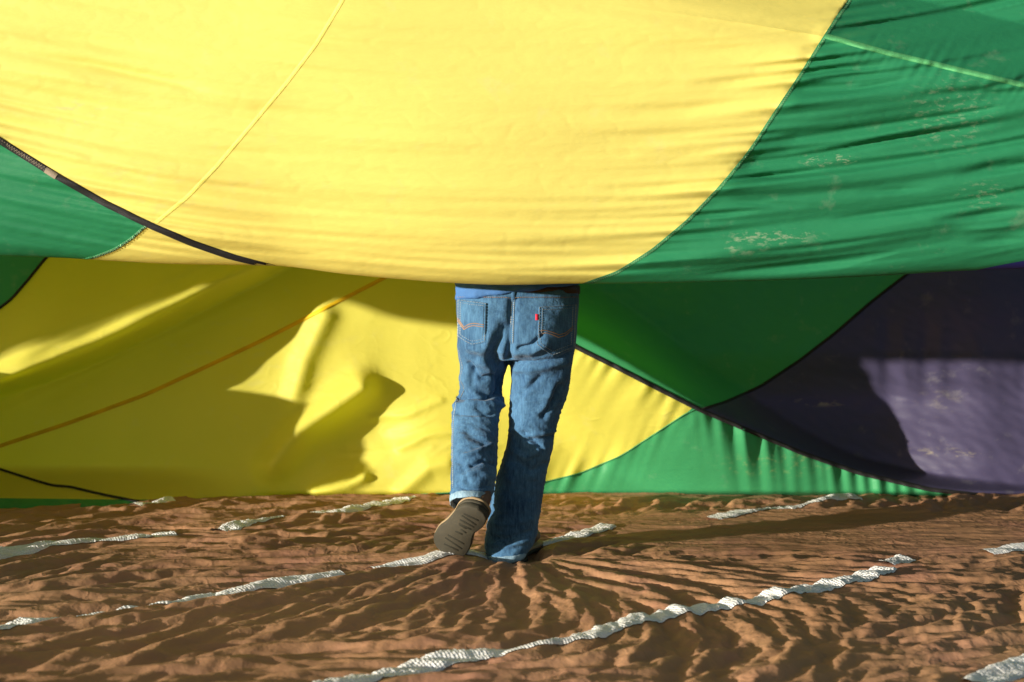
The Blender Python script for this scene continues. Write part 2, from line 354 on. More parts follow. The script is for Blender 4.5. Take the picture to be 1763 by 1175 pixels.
def near_disp(u, v):
    dA = poly_dist(u, v, seamA); dB = poly_dist(u, v, seamB); dD = poly_dist(u, v, seamD); dE = poly_dist(u, v, seamE)
    ve = VE(u); de = np.abs(ve-v)
    uc = np.clip(u, -400, 2200)
    q = v-(.22*uc-.00012*uc*uc)
    right = ss(u-D_(v), -10, 30)
    env = .24+.95*np.exp(-dD/130)*(1+.8*right)+.8*np.exp(-dA/110)+.35*np.exp(-dB/90)+.35*ss(u, 420, 0)+right*.55
    env *= .55+.45*pn(u/260, v/120, 3)+.3
    a = pn(u/420, q/13, 1); b = pn(u/650, q/34, 2); c = pn(u/900, q/75, 4)
    rb = lambda n: 1-np.abs(n)*2
    fine = (.0022*a*np.exp(-np.minimum(np.minimum(dD, dA), dB+40)/75)*2.2+.0012*a)
    d = env*(.017*b+.017*c)+fine*env*2.6
    dark = np.clip(pn(u/500, q/30, 9)-.28, 0, 1)*right                     # a few sharp tucks across the green gore
    d += .06*dark*ss(dD, 0, 60)
    d += .0075*pn(u/210, q/10, 5)*np.exp(-de/60)*(v < ve)
    # gathers on both sides of the green webbing
    d += .004*pn((u+.55*(v-E_(u)))/10, v/120, 6)*np.exp(-dE/26)*ss(u-D_(v), 15, 90)
    cr = (1-np.abs(pn((u+v*.5)/90, (v-u*.1)/30, 8))*2.6); d += .0008*np.clip(cr, 0, 1)**3
    # one broad fold running up to the corner of the green webbing
    fl = v-F__(u); d += .012*np.exp(-(fl/16)**2)*ss(u, 700, 1250)*ss(u-D_(v), 5, -30) - .010*np.exp(-((fl-30)/22)**2)*ss(u, 800, 1250)*ss(u-D_(v), 5, -30)
    d += .016*pn(u/520, v/210, 12)
    for pts, wd, am in NEARFOLDS:
        t_ = np.clip((u-pts[0][0])/(pts[-1][0]-pts[0][0]), 0, 1)
        d = d+1.3*am*np.exp(-(poly_dist(u, v, pts)/wd)**2)*np.sin(np.pi*t_)**1.6
    lean = np.where(u < D_(v), F__(u)-v, E_(u)-v); d = d+.0021*np.clip(lean, 0, 105)*ss(u, 900, 1400)
    return d
def S_near(u, k, up=0.0):
    u = np.asarray(u, float); k = np.asarray(k, float); u, k = np.broadcast_arrays(u, k)
    ve = VE(u); h = -k/490.0; v = ve+k
    disp = near_disp(u, np.where(k <= 0, v, ve))
    hf = np.clip(h, 0, 760/490.0); b = .36; a = .17
    D = np.where(hf < b, DC-a*np.sqrt(np.clip(1-((b-hf)/b)**2, 0, 1)), DC-a-.03*ss(hf, b, b+.35)+.05*np.clip(hf-b-.35, 0, 9)**2)
    D = D-.05*np.exp(-((u-800)/620)**2)*ss(hf, .0, .4)
    dispw = disp*ss(hf, .0, .06)
    vf = ve-hf*490
    D = D+dispw-up
    X = (u-U0)*D/F; Z = H-(vf-VH)*D/F; Y = D.copy()
    # back of the roll, tucked up behind the hem and over the person's head
    hb = np.clip(-h, 0, 5); m = hb > 0
    Db = DC+.075*np.sqrt(np.clip(1-((.1-np.minimum(hb, .1))/.1)**2, 0, 1))+up
    over = np.clip(hb-1.0, 0, 3)
    Zb = H-(ve-np.minimum(hb, 1.0)*490-VH)*DC/F; Db2 = Db+over
    Zb = Zb+.04*np.sin(over*4)
    X = np.where(m, (u-U0)*DC/F, X); Y = np.where(m, Db2, Y); Z = np.where(m, Zb, Z)
    # roof: over the top and back to the far side
    p = np.clip(h-760/490.0, 0, 9); m = p > 0; r = 1.1
    ang = np.minimum(p/r, 1.5); rest = np.clip(p-1.5*r, 0, 9)
    Y = np.where(m, D+r*(1-np.cos(ang))+rest, Y); Z = np.where(m, Z+r*np.sin(ang)+rest*.03, Z)
    return np.stack([X, Y, Z], -1)
toK = lambda q: np.stack([q[:, 0], q[:, 1]-VE(q[:, 0])], 1)
vv = lambda u, k: k+VE(u)
fA = lambda u, k: vv(u, k)-A_(u); fB = lambda u, k: u-B_(vv(u, k)); fC = lambda u, k: u-C_(vv(u, k)); fD = lambda u, k: u-D_(vv(u, k))
fE = lambda u, k: vv(u, k)-E_(u); fF = lambda u, k: vv(u, k)-F__(u); fG = lambda u, k: vv(u, k)-G_(u)
us = axis(-24, 1788, -2160, 2500, 3.2, 40)
ks = np.concatenate([np.arange(-2900, -760, 80), np.arange(-760, -500, 13), np.arange(-500, -40, 3.0), np.arange(-40, -8, 2.0), np.array([-8, -6, -4.5, -3.2, -2, -1, -.4, 0, .5, 1.5, 4, 9, 16, 25, 36, 49.])
                     , np.arange(60, 548, 30.), np.array([549.]), np.arange(560, 860, 40.)])
near = empty('balloon_envelope', (0, 5.05, 0), 'sunlit yellow and green balloon cloth bulging down in front of the person above the jeans', 'balloon')
build_panels(S_near, us, ks, [
    ('fabric_panel', M['green'], [(fA, 1), (fC, -1)], 'small green panel under the black webbing'),
    ('fabric_panel', M['yellow'], [(fA, 1), (fC, 1), (fD, -1)], 'small yellow triangle under the black webbing'),
    ('fabric_panel', M['yellow'], [(fA, -1), (fB, -1)], 'yellow panel between the black webbing and the yellow seam'),
    ('fabric_panel', M['yellow'], [(fA, -1), (fB, 1), (fD, -1), (fF, 1)], 'large bright yellow panel'),
    ('fabric_panel', M['yellow'], [(fA, -1), (fB, 1), (fD, -1), (fF, -1)], 'yellow panel above the broad fold'),
    ('fabric_panel', M['green'], [(fD, 1), (fE, -1)], 'green panel above the green webbing'),
    ('fabric_panel', M['green'], [(fD, 1), (fE, 1), (fG, -1)], 'green panel with dusty smears'),
    ('fabric_panel', M['blue'], [(fD, 1), (fE, 1), (fG, 1)], 'dark blue panel at the hem'),
], near)
ribbon('load_tape', S_near, seamA, 12, M['black_tape'], near, .0042, toK, crown=.0004, wfn=lambda t: np.where(t < .85, 1, 1-(t-.85)*3.5))
ribbon('tape_whipping', S_near, [(78, 292), (97, 304)], 12, M['patch_pale'], near, .005, toK)
zigzag('stitching', S_near, [(-60, 203), (0, 243), (80, 293)], 7, 5, M['patch_pale'], near, toK, 1.0, lift=.005)
ribbon('seam_tape', S_near, seamB, 6.5, M['seam_yellow'], near, .0015, toK, crown=.0, flat=True)
ribbon('seam_tape', S_near, seamC, 5, M['seam_green'], near, .003, toK)
zigzag('stitching', S_near, seamC, 5, 5, M['thread_pale'], near, toK)
ribbon('seam_tape', S_near, [(a+3, b+2) for a, b in seamD], 6, M['seam_green'], near, .0015, toK, crown=.0, flat=True)
zigzag('stitching', S_near, [(a+3, b+2) for a, b in seamD], 3.5, 4, M['thread_pale'], near, toK, .7, lift=.0025)
ribbon('horizontal_tape', S_near, seamE, 10, M['green_tape'], near, .003, toK, crown=.001)

# ---- far side of the envelope ---------------------------------------------------------------------
W1 = graph([(-2000, -2200), (0, -200), (700, 380), (820, 480), (870, 520), (930, 560), (990, 597), (1060, 632), (1130, 668), (1205, 706), (1290, 742), (1380, 780), (1480, 815), (1600, 843), (1763, 862), (2600, 940)])
W2 = graph([(-400, 2400), (400, 1650), (475, 1558), (520, 1500), (572, 1440), (620, 1378), (665, 1310), (692, 1250), (706, 1205), (760, 1000), (1000, 400)])     # u of v
W3 = graph([(-2600, 850), (-300, 852), (0, 858), (330, 861), (500, 861), (600, 858), (720, 852), (850, 845), (940, 830), (1000, 815), (1070, 785), (1130, 746), (1180, 713), (1230, 660), (1400, 400), (2600, -1000)])
W4 = graph([(-2600, 1700), (-300, 870), (0, 768), (120, 728), (250, 680), (350, 634), (450, 587), (560, 531), (655, 482), (800, 405), (1500, 0)])
W6 = graph([(-1500, 1300), (300, 190), (445, 78), (480, 50), (515, 20), (530, 0), (700, -200), (1500, -900)])       # u of v
W7 = graph([(-2600, 1400), (-300, 775), (0, 662), (130, 617), (250, 562), (350, 512), (460, 458), (600, 380), (1500, -100)])
def D_far(u, v):
    q7 = W7(u)-v                                            # above the lip of the overlapping fold
    Dm = 7.22-.06*ss(v, 620, 820)+.35*ss(v, 560, 200)
    Dm = Dm-.55*ss(v, 800, 885)*ss(u, 480, 150)             # lower left pushes out over the ground
    fold = 6.68+.30*ss(u, -60, 470)+.3*ss(u, 430, 620)
    fold = fold+.0009*np.clip(q7-60, 0, 500)
    t = ss(q7, -26, 10); t = t*ss(u, 640, 500)
    D = Dm*(1-t)+fold*t
    D = D-.05*np.exp(-((q7-16)/16)**2)*ss(u, 480, 350)
    # right: webbing stands out as a ridge, the cloth above it falls away to the right, then the purple gore swells forward
    q1 = W1(u)-v
    Dr = 6.72+.42*ss(u, 990, 1560); win = ss(u, 800, 985)
    top = 7.62+.16*ss(v, 690, 600)-.14*ss(v, 690, 810)-.2*ss(u, 1500, 1720)+.0006*np.clip(q1-150, 0, 400)
    k = ss(q1, 14*ss(u, 1300, 1000)+2, 30+95*ss(u, 1500, 1000))
    belowD = Dr+(7.2-Dr)*ss(-q1, 0, 190)
    Dn = np.where(q1 > 0, Dr+(top-Dr)*k, belowD)
    D = D*(1-win)+Dn*win
    # unseen low heap of cloth, added beyond the left to shade the lower left
    D = D-.85*ss(u, -40, -380)*ss(v, 585, 640)
    D = D+.28*ss(v, 846, 868)*ss(u, 400, 560)                # the foot of the wall rolls under
    # pleats hanging from the seams
    below1 = np.clip(-q1, 0, 400)
    d3 = np.abs(v-W3(u)); lowg = ss(v-W3(u), -2, 4)
    nA = pn((u-below1*.1)/21, below1/260, 21)
    D = D+.034*nA*np.exp(-below1/66)*(q1 < 0)*ss(u, 1150, 1230)
    nB = pn((u+below1*.45)/19, below1/300, 22); D = D+.026*nB*np.exp(-below1/40)*(q1 < 0)*ss(u, 1215, 1150)*ss(u, 900, 980)
    nC = pn((u+(v-W3(u))*.5)/22, 0.3, 23); D = D+.02*nC*np.exp(-d3/24)*ss(u, 900, 960)*ss(u, 1180, 1100)
    D = D+.035*pn(u/26, v/300, 24)*lowg*ss(u, 430, 250)*ss(v, 850, 870)
    nP = pn(u/34, v/420, 25); D = D+.032*nP*ss(u, 1460, 1540)*np.exp(-((v-620)/70)**2)
    # folds in the lit yellow cloth
    def crease(pts, wd, am): return am*np.exp(-(poly_dist(u, v, pts)/wd)**2)
    D = D-crease([(470, 800), (515, 742), (570, 705), (622, 668)], 26, .13)+crease([(600, 770), (650, 745)], 45, .07)
    D = D-crease([(505, 690), (525, 620), (560, 545)], 20, .045)
    D = D-crease([(545, 850), (600, 835), (625, 822)], 12, .05)
    D = D-crease([(690, 770), (735, 750), (790, 742)], 8, .018)-crease([(640, 720), (700, 715), (760, 690)], 6, .012)-crease([(690, 850), (740, 805), (770, 800)], 14, .03)
    ymask = ss(u, 420, 560)*ss(u, 1000, 900)
    cr = 1-np.abs(pn((u*.8+v*.6)/60, (v+u*.35)/22, 27))*2.4; D = D-.005*np.clip(cr, 0, 1)**2.5*ymask*ss(v, 600, 700)*np.clip(pn(u/110, v/90, 39)*1.6+.4, 0, 1)
    D = D+.012*pn((u*.8+v*.5)/60, (v-u*.45)/300, 28)*ss(u, 520, 400)
    along = (v+u*.46); D = D+.014*pn(along/16, u/500, 29)*np.exp(-np.abs(q7-14)/38)*ss(u, 520, 420)
    D = D+.03*pn(u/240, v/150, 30)+.003*pn(u/60, v/50, 31)
    D = D+.004*pn((u+v)/40, (v-u*.6)/16, 33)*ss(q1, 0, 30)*ss(u, 980, 1050)
    return D
def S_far(u, v, up=0.0):
    u = np.asarray(u, float); v = np.asarray(v, float); u, v = np.broadcast_arrays(u, v)
    D = D_far(u, v)-up
    return np.stack([(u-U0)*D/F, D, H-(v-VH)*D/F], -1)
g1 = lambda u, v: v-W1(u); g2 = lambda u, v: u-W2(v); g3 = lambda u, v: v-W3(u); g4 = lambda u, v: v-W4(u); g6 = lambda u, v: u-W6(v); g7 = lambda u, v: v-(W7(u)+8)
us2 = axis(-24, 1788, -1100, 2620, 4.0, 30)
vs2 = np.concatenate([np.arange(-420, 380, 25.), np.arange(380, 430, 8.), np.arange(432, 902, 3.2)])
far = empty('balloon_envelope', (0, 7.2, 0), 'yellow, green and purple balloon cloth wall standing on the brown sheet behind the legs', 'balloon')
build_panels(S_far, us2, vs2, [
    ('fabric_panel', M['green_b'], [(g1, 1), (g7, -1), (g6, -1)], 'dark green panel above the overlapping yellow fold'),
    ('fabric_panel', M['yellow_b'], [(g1, 1), (g7, -1), (g6, 1)], 'overlapping yellow fold with a slanting patch of sun'),
    ('fabric_panel', M['yellow_b'], [(g1, 1), (g7, 1), (g4, -1), (g3, -1)], 'yellow panel between the fold and the orange webbing'),
    ('fabric_panel', M['yellow_b'], [(g1, 1), (g4, 1), (g3, -1)], 'wide yellow panel below the orange webbing'),
    ('fabric_panel', M['green_b'], [(g1, 1), (g3, 1)], 'green bottom panel gathered under the black webbing'),
    ('fabric_panel', M['green_b'], [(g1, -1), (g2, -1)], 'dark green panel between two black tapes'),
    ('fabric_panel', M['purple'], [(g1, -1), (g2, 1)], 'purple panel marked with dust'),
], far)
ribbon('load_tape', S_far, [(700, 380), (820, 480), (870, 520), (930, 560), (990, 597), (1060, 632), (1130, 668), (1205, 706), (1290, 742), (1380, 780), (1480, 815), (1600, 843), (1763, 862), (2300, 910)], 8, M['black_tape'], far, .008)
ribbon('load_tape', S_far, [(1650, 400), (1558, 475), (1500, 520), (1440, 572), (1378, 620), (1310, 665), (1250, 692), (1205, 706)], 5, M['black_tape'], far, .006)
ribbon('horizontal_tape', S_far, [(740, 437), (655, 482), (560, 531), (450, 587), (350, 634), (250, 680), (120, 728), (0, 768), (-300, 870)], 7, M['orange_tape'], far, .003, crown=.001)
ribbon('load_tape', S_far, [(150, 380), (78, 445), (50, 480), (20, 515), (0, 530), (-60, 580)], 5, M['black_tape'], far, .006)
ribbon('cord', S_far, [(-120, 775), (0, 808), (50, 824), (90, 836), (120, 838), (170, 850), (230, 862), (290, 870)], 4.5, M['black_tape'], far, .012, crown=.006)
ribbon('seam_tape', S_far, [(600, 858), (720, 852), (850, 845), (940, 830), (1000, 815), (1070, 785), (1130, 746), (1180, 713), (1200, 704)], 2.6, M['seam_green'], far, .004)

# ------------------------------------------------------------------ brown ground sheet
FX, FY = 0.0, 5.36                                       # standing foot
TX0, TX1, TY0, TY1 = -3.6, 3.6, 2.9, 7.9
def strain(x, y, k):                                        # slack of the cloth: (exx, eyy, exy); folds run along th, slack e2 across them, e1 along
    r = np.hypot(x-FX, y-FY)+1e-6; ang = np.arctan2(x-FX, -(y-FY))
    band = ss(x+.35*(y-5.4), .25, .75)*ss(y, 5.15, 5.45)*ss(y, 6.75, 6.3)           # long pulled folds on the right
    rad = ss(r, 1.6+.6*ss(x, 0, .8), .8)*ss(np.abs(ang), 2.0, 1.4)*(1-band)          # folds fanning out from the standing foot
    th = np.radians(38)+.9*pn(x/.9, y/.9, 90); n = pn(x/.55, y/.5, 91)
    e1, e2 = .016+.02*n, .125+.09*n
    def T(th, e1, e2): c, s_ = np.cos(th), np.sin(th); return np.stack([e1*c*c+e2*s_*s_, e1*s_*s_+e2*c*c, (e1-e2)*c*s_])
    busy = T(th, np.clip(e1, .003, .05), np.clip(e2, .035, .22))
    fan = T(np.arctan2(y-FY, x-FX), .003, .095); bd = T(.03+.12*pn(x/.8, y/.5, 89), .001/k, .034/k)
    return busy*(1-band)*(1-rad)+fan*rad*(1-band)+bd*band
def drape():
    P = None
    for lev, (a, its, k, grav) in enumerate(((.1, 90, .3, .005), (.05, 90, .55, .005), (.025, 80, .85, .005), (.0125, 70, 1.15, .004))):
        nx = int(round((TX1-TX0)/a))+1; ny = int(round((TY1-TY0)/a))+1
        mx, my = np.meshgrid(np.linspace(TX0, TX1, nx), np.linspace(TY0, TY1, ny), indexing='ij'); ax, ay = (TX1-TX0)/(nx-1), (TY1-TY0)/(ny-1)
        if P is None:
            P = np.stack([mx, my, .03+.03*pn(mx/.3, my/.3, 92)], -1)
        else:                                            # refine the coarser result
            o = P; ii = np.linspace(0, o.shape[0]-1, nx); jj = np.linspace(0, o.shape[1]-1, ny)
            i0 = np.minimum(ii.astype(int), o.shape[0]-2); fi = (ii-i0)[:, None, None]; t = o[i0]*(1-fi)+o[i0+1]*fi
            j0 = np.minimum(jj.astype(int), o.shape[1]-2); fj = (jj-j0)[None, :, None]; P = t[:, j0]*(1-fj)+t[:, j0+1]*fj
            for _ in range(4):
                P[1:-1] += .25*(P[2:]+P[:-2]-2*P[1:-1]); P[:, 1:-1] += .25*(P[:, 2:]+P[:, :-2]-2*P[:, 1:-1])
            P[..., 2] += .22*a*pn(mx/(2.6*a), my/(2.6*a), 93+lev)
        P = P.astype(np.float32); E = strain(mx, my, k)*k
        r2 = np.hypot(mx-FX, my-FY)
        def rest(sl0, sl1, dx, dy):
            L = math.hypot(dx, dy); e = (E[0]*dx*dx+E[1]*dy*dy+2*E[2]*dx*dy)/L**2
            return (L*(1+.5*(e[sl0]+e[sl1]))).astype(np.float32)
        S_ = slice; sets = []
        for di, dj in ((1, 0), (0, 1), (1, 1), (1, -1)):
            for par in (0, 1):
                if di:
                    i0_, i1_ = S_(par, nx-1, 2), S_(par+1, nx, 2)
                    j0_, j1_ = (S_(0, ny), S_(0, ny)) if dj == 0 else (S_(0, ny-1), S_(1, ny)) if dj == 1 else (S_(1, ny), S_(0, ny-1))
                else: i0_ = i1_ = S_(0, nx); j0_, j1_ = S_(par, ny-1, 2), S_(par+1, ny, 2)
                sets.append(((i0_, j0_), (i1_, j1_), rest((i0_, j0_), (i1_, j1_), di*ax, dj*ay), .5 if di*dj == 0 else .35))
        B = P.copy(); B0 = np.stack([mx, my], -1).astype(np.float32); edge = np.zeros((nx, ny, 1), np.float32); edge[[0, -1]] = 1; edge[:, [0, -1]] = 1
        foot = (r2 < .10)
        for it in range(its):
            P[..., 2] -= grav*(P[..., 2]-.035); P[..., :2] += .015*(B0[..., :2]-P[..., :2])
            for s0, s1, L, kk in sets:
                d = P[s1]-P[s0]; ln = np.sqrt((d*d).sum(-1))+1e-9; c = d*(kk*(1-L/ln))[..., None]; P[s0] += c; P[s1] -= c
            z = P[..., 2]; lap = (z[2:, 1:-1]+z[:-2, 1:-1]+z[1:-1, 2:]+z[1:-1, :-2])*.25-z[1:-1, 1:-1]; z[1:-1, 1:-1] += .05*lap
            np.clip(z, 0, .1, out=z); z[foot] *= .6
            P[..., :2] = np.where(edge > 0, B[..., :2], P[..., :2])
    P[1:-1] += .12*(P[2:]+P[:-2]-2*P[1:-1]); P[:, 1:-1] += .12*(P[:, 2:]+P[:, :-2]-2*P[:, 1:-1])
    am = np.clip((E[0]+E[1])*9, .15, 1)*np.clip(.6+1.1*pn(mx/.4, my/.4, 99), .1, 1.4)      # sharp little crumples
    wv_ = .03*pn(mx/.15, my/.15, 98)
    P[..., 2] += am*(.0020*tn((mx+wv_)/.13, (my+wv_)/.10, 95)+.0022*tn((mx-wv_)/.065, (my+wv_)/.055, 96)+.0014*tn(mx/.033, my/.035, 97))
    return P
TP = drape()
TP[..., 2] = .004+TP[..., 2]*(1-.3*ss(TP[..., 1], 6.75, 7.15))
_r = np.exp(-((TP[..., 0]+.225)**2/.02+(TP[..., 1]-5.26)**2/.03)); TP[..., 2] = TP[..., 2]*(1-_r*.8)+_r*.05           # heap under the lifted toe
nx, ny = TP.shape[:2]
_n = np.cross(np.gradient(TP, axis=0), np.gradient(TP, axis=1)); TN = _n/np.linalg.norm(_n, axis=-1, keepdims=True)
def on_tarp(x, y, A=None):                               # a point of the cloth by its place on the flat sheet
    A = TP if A is None else A
    i = np.clip((np.asarray(x)-TX0)/(TX1-TX0)*(nx-1), 0, nx-1.001); j = np.clip((np.asarray(y)-TY0)/(TY1-TY0)*(ny-1), 0, ny-1.001)
    a, b = i.astype(int), j.astype(int); f, g_ = (i-a)[..., None], (j-b)[..., None]
    return (A[a, b]*(1-f)+A[a+1, b]*f)*(1-g_)+(A[a, b+1]*(1-f)+A[a+1, b+1]*f)*g_
I, J = np.meshgrid(np.arange(nx-1), np.arange(ny-1), indexing='ij')
fc = np.stack([I*ny+J, (I+1)*ny+J, (I+1)*ny+J+1, I*ny+J+1], -1).reshape(-1, 4)
sheet = empty('ground_sheet', (0, 4, 0), 'crumpled brown cloth sheet with white tape lines spread under the person', 'ground sheet')
mesh_obj('cloth', TP.reshape(-1, 3), fc.tolist(), M['brown'], sheet)
def white_tape(pts, width=.082, dz=.03):
    q = np.array([ground(u, v, dz) for u, v in pts]); p = resample(q, .006)
    for _ in range(10): p[1:-1] = (p[:-2]+2*p[1:-1]+p[2:])/4
    t = np.gradient(p, axis=0); t /= np.hypot(t[:, 0], t[:, 1])[:, None]; nr = np.stack([-t[:, 1], t[:, 0]], 1)
    n = len(p); cols = 9; L = np.arange(n)*.006
    V = np.zeros((n, cols, 3)); uv = np.zeros((n, cols, 2))
    for c in range(cols):
        a = c/(cols-1)-.5; xy = p+nr*(a*width*(1+.08*pn(L/.04, 3.3+np.sign(a), 60)))[:, None]
        lift = .003 if c in (0, cols-1) else .0095
        V[:, c] = on_tarp(xy[:, 0], xy[:, 1])+on_tarp(xy[:, 0], xy[:, 1], TN)*(lift+(lift > .002)*.0016*pn(L/.012, a*4, 61))[:, None]
        uv[:, c] = np.stack([L/.010, np.full(n, (a+.5)*width/.010)], 1)
    f = [(i*cols+c, i*cols+c+1, (i+1)*cols+c+1, (i+1)*cols+c) for i in range(n-1) for c in range(cols-1)]
    o = mesh_obj('tape', V.reshape(-1, 3), f, M['white_tape'], sheet)
    uvl = o.data.uv_layers.new(name='UVMap'); li = np.zeros(len(o.data.loops), int); o.data.loops.foreach_get('vertex_index', li)
    uvl.data.foreach_set('uv', uv.reshape(-1, 2)[li].ravel())
for pts in ([(540, 1205), (640, 1172), (760, 1140), (860, 1125), (965, 1110), (1012, 1104), (1100, 1075), (1180, 1056), (1300, 1040), (1390, 1020), (1490, 1000), (1528, 985)], [(1522, 975), (1562, 965)],
            [(-120, 1120), (0, 1093), (100, 1070), (230, 1048), (300, 1043), (430, 1020), (500, 1010), (582, 996)], [(635, 983), (720, 974), (760, 966), (840, 958)],
            [(905, 942), (960, 935), (1047, 911)], [(1225, 897), (1300, 885), (1420, 868), (1475, 862)], [(-80, 975), (0, 958), (80, 945), (150, 938), (230, 932), (300, 924)],
            [(375, 920), (430, 906), (520, 893), (600, 882), (660, 872), (708, 862)], [(1698, 958), (1763, 950), (1860, 934)], [(1680, 1184), (1763, 1152), (1860, 1122)], [(230, 880), (300, 866)]):
    white_tape(pts)

# ------------------------------------------------------------------ person
person = empty('person', (0, 5.38, 0.0), 'person seen from behind in blue jeans and brown boots, walking with one heel lifted', 'person')
def ring(v, ul, ur, D, ry, tilt=0.0, tilty=0.0, pw=2.3):
    cx = ((ul+ur)/2-U0)*D/F; rx = (ur-ul)/2*D/F; cz = H-(v-VH)*D/F
    return (cx, D, cz, rx, ry, tilt, tilty, pw)
def loft(bm, rings, n=36, cap=True):
    rs = []
    for cx, cy, cz, rx, ry, tx, ty, pw in rings:
        r = []
        for i in range(n):
            a = 2*math.pi*i/n; c, s = math.cos(a), math.sin(a)
            x = rx*math.copysign(abs(c)**(2/pw), c); y = ry*math.copysign(abs(s)**(2/pw), s)
            r.append(bm.verts.new((cx+x, cy+y, cz+tx*x+ty*y)))
        rs.append(r)
    for a, b in zip(rs[:-1], rs[1:]):
        for i in range(n): bm.faces.new((a[i], a[(i+1) % n], b[(i+1) % n], b[i]))
    if cap:
        bm.faces.new(rs[0][::-1]); bm.faces.new(rs[-1])
def interp_rings(rings, m=4):
    A = np.array(rings); t = np.arange(len(A)); tt = np.linspace(0, len(A)-1, (len(A)-1)*m+1)
    out = []
    for i in range(A.shape[1]):
        out.append(graph(list(zip(t, A[:, i])))(tt))
    return [tuple(r) for r in np.array(out).T]
def tube(bm, pts, n=12):                               # pts: (x, y, z, radius) -> capped tube
    P = np.array(pts, float); rs = []
    for i in range(len(P)):
        a = Vector(P[min(i+1, len(P)-1), :3]-P[max(i-1, 0), :3]).normalized()
        b = a.orthogonal().normalized(); c = a.cross(b)
        rs.append([bm.verts.new(Vector(P[i, :3])+(b*math.cos(2*math.pi*k/n)+c*math.sin(2*math.pi*k/n))*P[i, 3]) for k in range(n)])
    # align rings to avoid twist
    for i in range(1, len(rs)):
        o = min(range(n), key=lambda s: (rs[i][s].co-rs[i-1][0].co).length); rs[i] = rs[i][o:]+rs[i][:o]
    for a, b in zip(rs[:-1], rs[1:]):
        for i in range(n): bm.faces.new((a[i], a[(i+1) % n], b[(i+1) % n], b[i]))
    bm.faces.new(rs[0][::-1]); bm.faces.new(rs[-1])
def remesh(bm, vox, smooth=2):
    bmesh.ops.recalc_face_normals(bm, faces=bm.faces)
    me = bpy.data.meshes.new('work'); bm.to_mesh(me); bm.free()
    o = bpy.data.objects.new('work', me); C.objects.link(o)
    r = o.modifiers.new('r', 'REMESH'); r.mode = 'VOXEL'; r.voxel_size = vox
    if smooth: s = o.modifiers.new('s', 'SMOOTH'); s.iterations = smooth; s.factor = .5
    dg = bpy.context.evaluated_depsgraph_get(); m2 = bpy.data.meshes.new_from_object(o.evaluated_get(dg))
    bpy.data.objects.remove(o); return m2
def arr(me):
    V = np.zeros(len(me.vertices)*3); me.vertices.foreach_get('co', V); Nn = np.zeros_like(V); me.vertices.foreach_get('normal', Nn); return V.reshape(-1, 3), Nn.reshape(-1, 3)
def finish(me, name, mat, parent):
    V, _ = arr(me); V -= np.array(parent_loc(parent)); me.vertices.foreach_set('co', V.ravel()); me.update()
    me.polygons.foreach_set('use_smooth', [True]*len(me.polygons)); me.materials.clear(); me.materials.append(mat); me.name = name
    o = bpy.data.objects.new(name, me); C.objects.link(o); o.parent = parent; return o
def proj(V): return U0+V[:, 0]*F/V[:, 1], VH-(V[:, 2]-H)*F/V[:, 1]

bm = bmesh.new()
pel = [ring(484, 788, 996, 5.40, .128), ring(500, 787, 997, 5.40, .135), ring(525, 786, 997, 5.40, .15), ring(555, 786, 995, 5.395, .165), ring(585, 787, 992, 5.395, .165), ring(608, 789, 988, 5.40, .15), ring(620, 797, 978, 5.41, .12)]
loft(bm, interp_rings(pel), 48)
LL = [ring(585, 787, 884, 5.40, .135), ring(612, 789, 879, 5.41, .125), ring(650, 792, 868, 5.43, .11), ring(675, 791, 864, 5.44, .10), ring(692, 783, 868, 5.43, .105), ring(708, 780, 862, 5.40, .105), ring(730, 778, 858, 5.36, .10),
      ring(765, 777.5, 857, 5.30, .098, 0, -.25), ring(800, 777, 856, 5.25, .095, 0, -.35), ring(830, 778, 853, 5.21, .09, 0, -.4), ring(850, 776, 848, 5.19, .088, 0, -.4), ring(862, 775, 842, 5.175, .088, 0, -.4)]
RL = [ring(585, 876, 992, 5.40, .14), ring(612, 877, 988, 5.40, .135), ring(650, 880, 982, 5.41, .125), ring(690, 878, 973, 5.42, .112), ring(715, 877, 964, 5.42, .106), ring(740, 876, 957, 5.415, .104), ring(770, 871, 951, 5.41, .102),
      ring(800, 862, 945, 5.405, .10), ring(850, 848, 934, 5.40, .098), ring(890, 841, 929, 5.395, .098), ring(925, 836, 922, 5.39, .10), ring(945, 836, 911, 5.385, .103), ring(958, 840, 903, 5.38, .105, .1)]
loft(bm, interp_rings(LL), 40); loft(bm, interp_rings(RL), 40)
jm = remesh(bm, .0062, 9)
V, Nn = arr(jm); u, v = proj(V); back = ss(-Nn[:, 1], -.05, .35)
disp = np.zeros(len(V))
def fold(pts, wd, am):
    global disp
    d = poly_dist(u, v, pts); disp += 1.5*am*np.exp(-(d/(wd*.85))**2)*back
# seat: cleft, buttocks, folds under them
fold([(882, 520), (880, 560), (877, 600), (876, 625)], 8, -.014)
fold([(835, 555), (833, 570)], 34, .006); fold([(930, 560), (932, 575)], 36, .007)
fold([(893, 600), (915, 594), (932, 578)], 4, -.010); fold([(886, 608), (915, 606), (940, 592)], 7, .008)
fold([(885, 626), (925, 623), (960, 618), (986, 606)], 3.5, -.009); fold([(890, 638), (930, 634), (975, 624)], 7, .007)
fold([(868, 565), (856, 590), (848, 610), (858, 640), (864, 668)], 12, -.016)
fold([(812, 598), (836, 604), (846, 580)], 9, .010)
fold([(806, 627), (828, 652), (848, 648)], 5, -.012); fold([(800, 650), (822, 678)], 12, .010); fold([(830, 622), (852, 638)], 10, .012)
fold([(812, 640), (815, 665), (835, 680)], 8, -.010)
fold([(930, 650), (905, 672), (888, 700)], 6, -.006); fold([(975, 640), (950, 670), (938, 705)], 10, .006); fold([(962, 664), (948, 700), (935, 716)], 6, -.010); fold([(915, 640), (905, 680)], 9, .005)
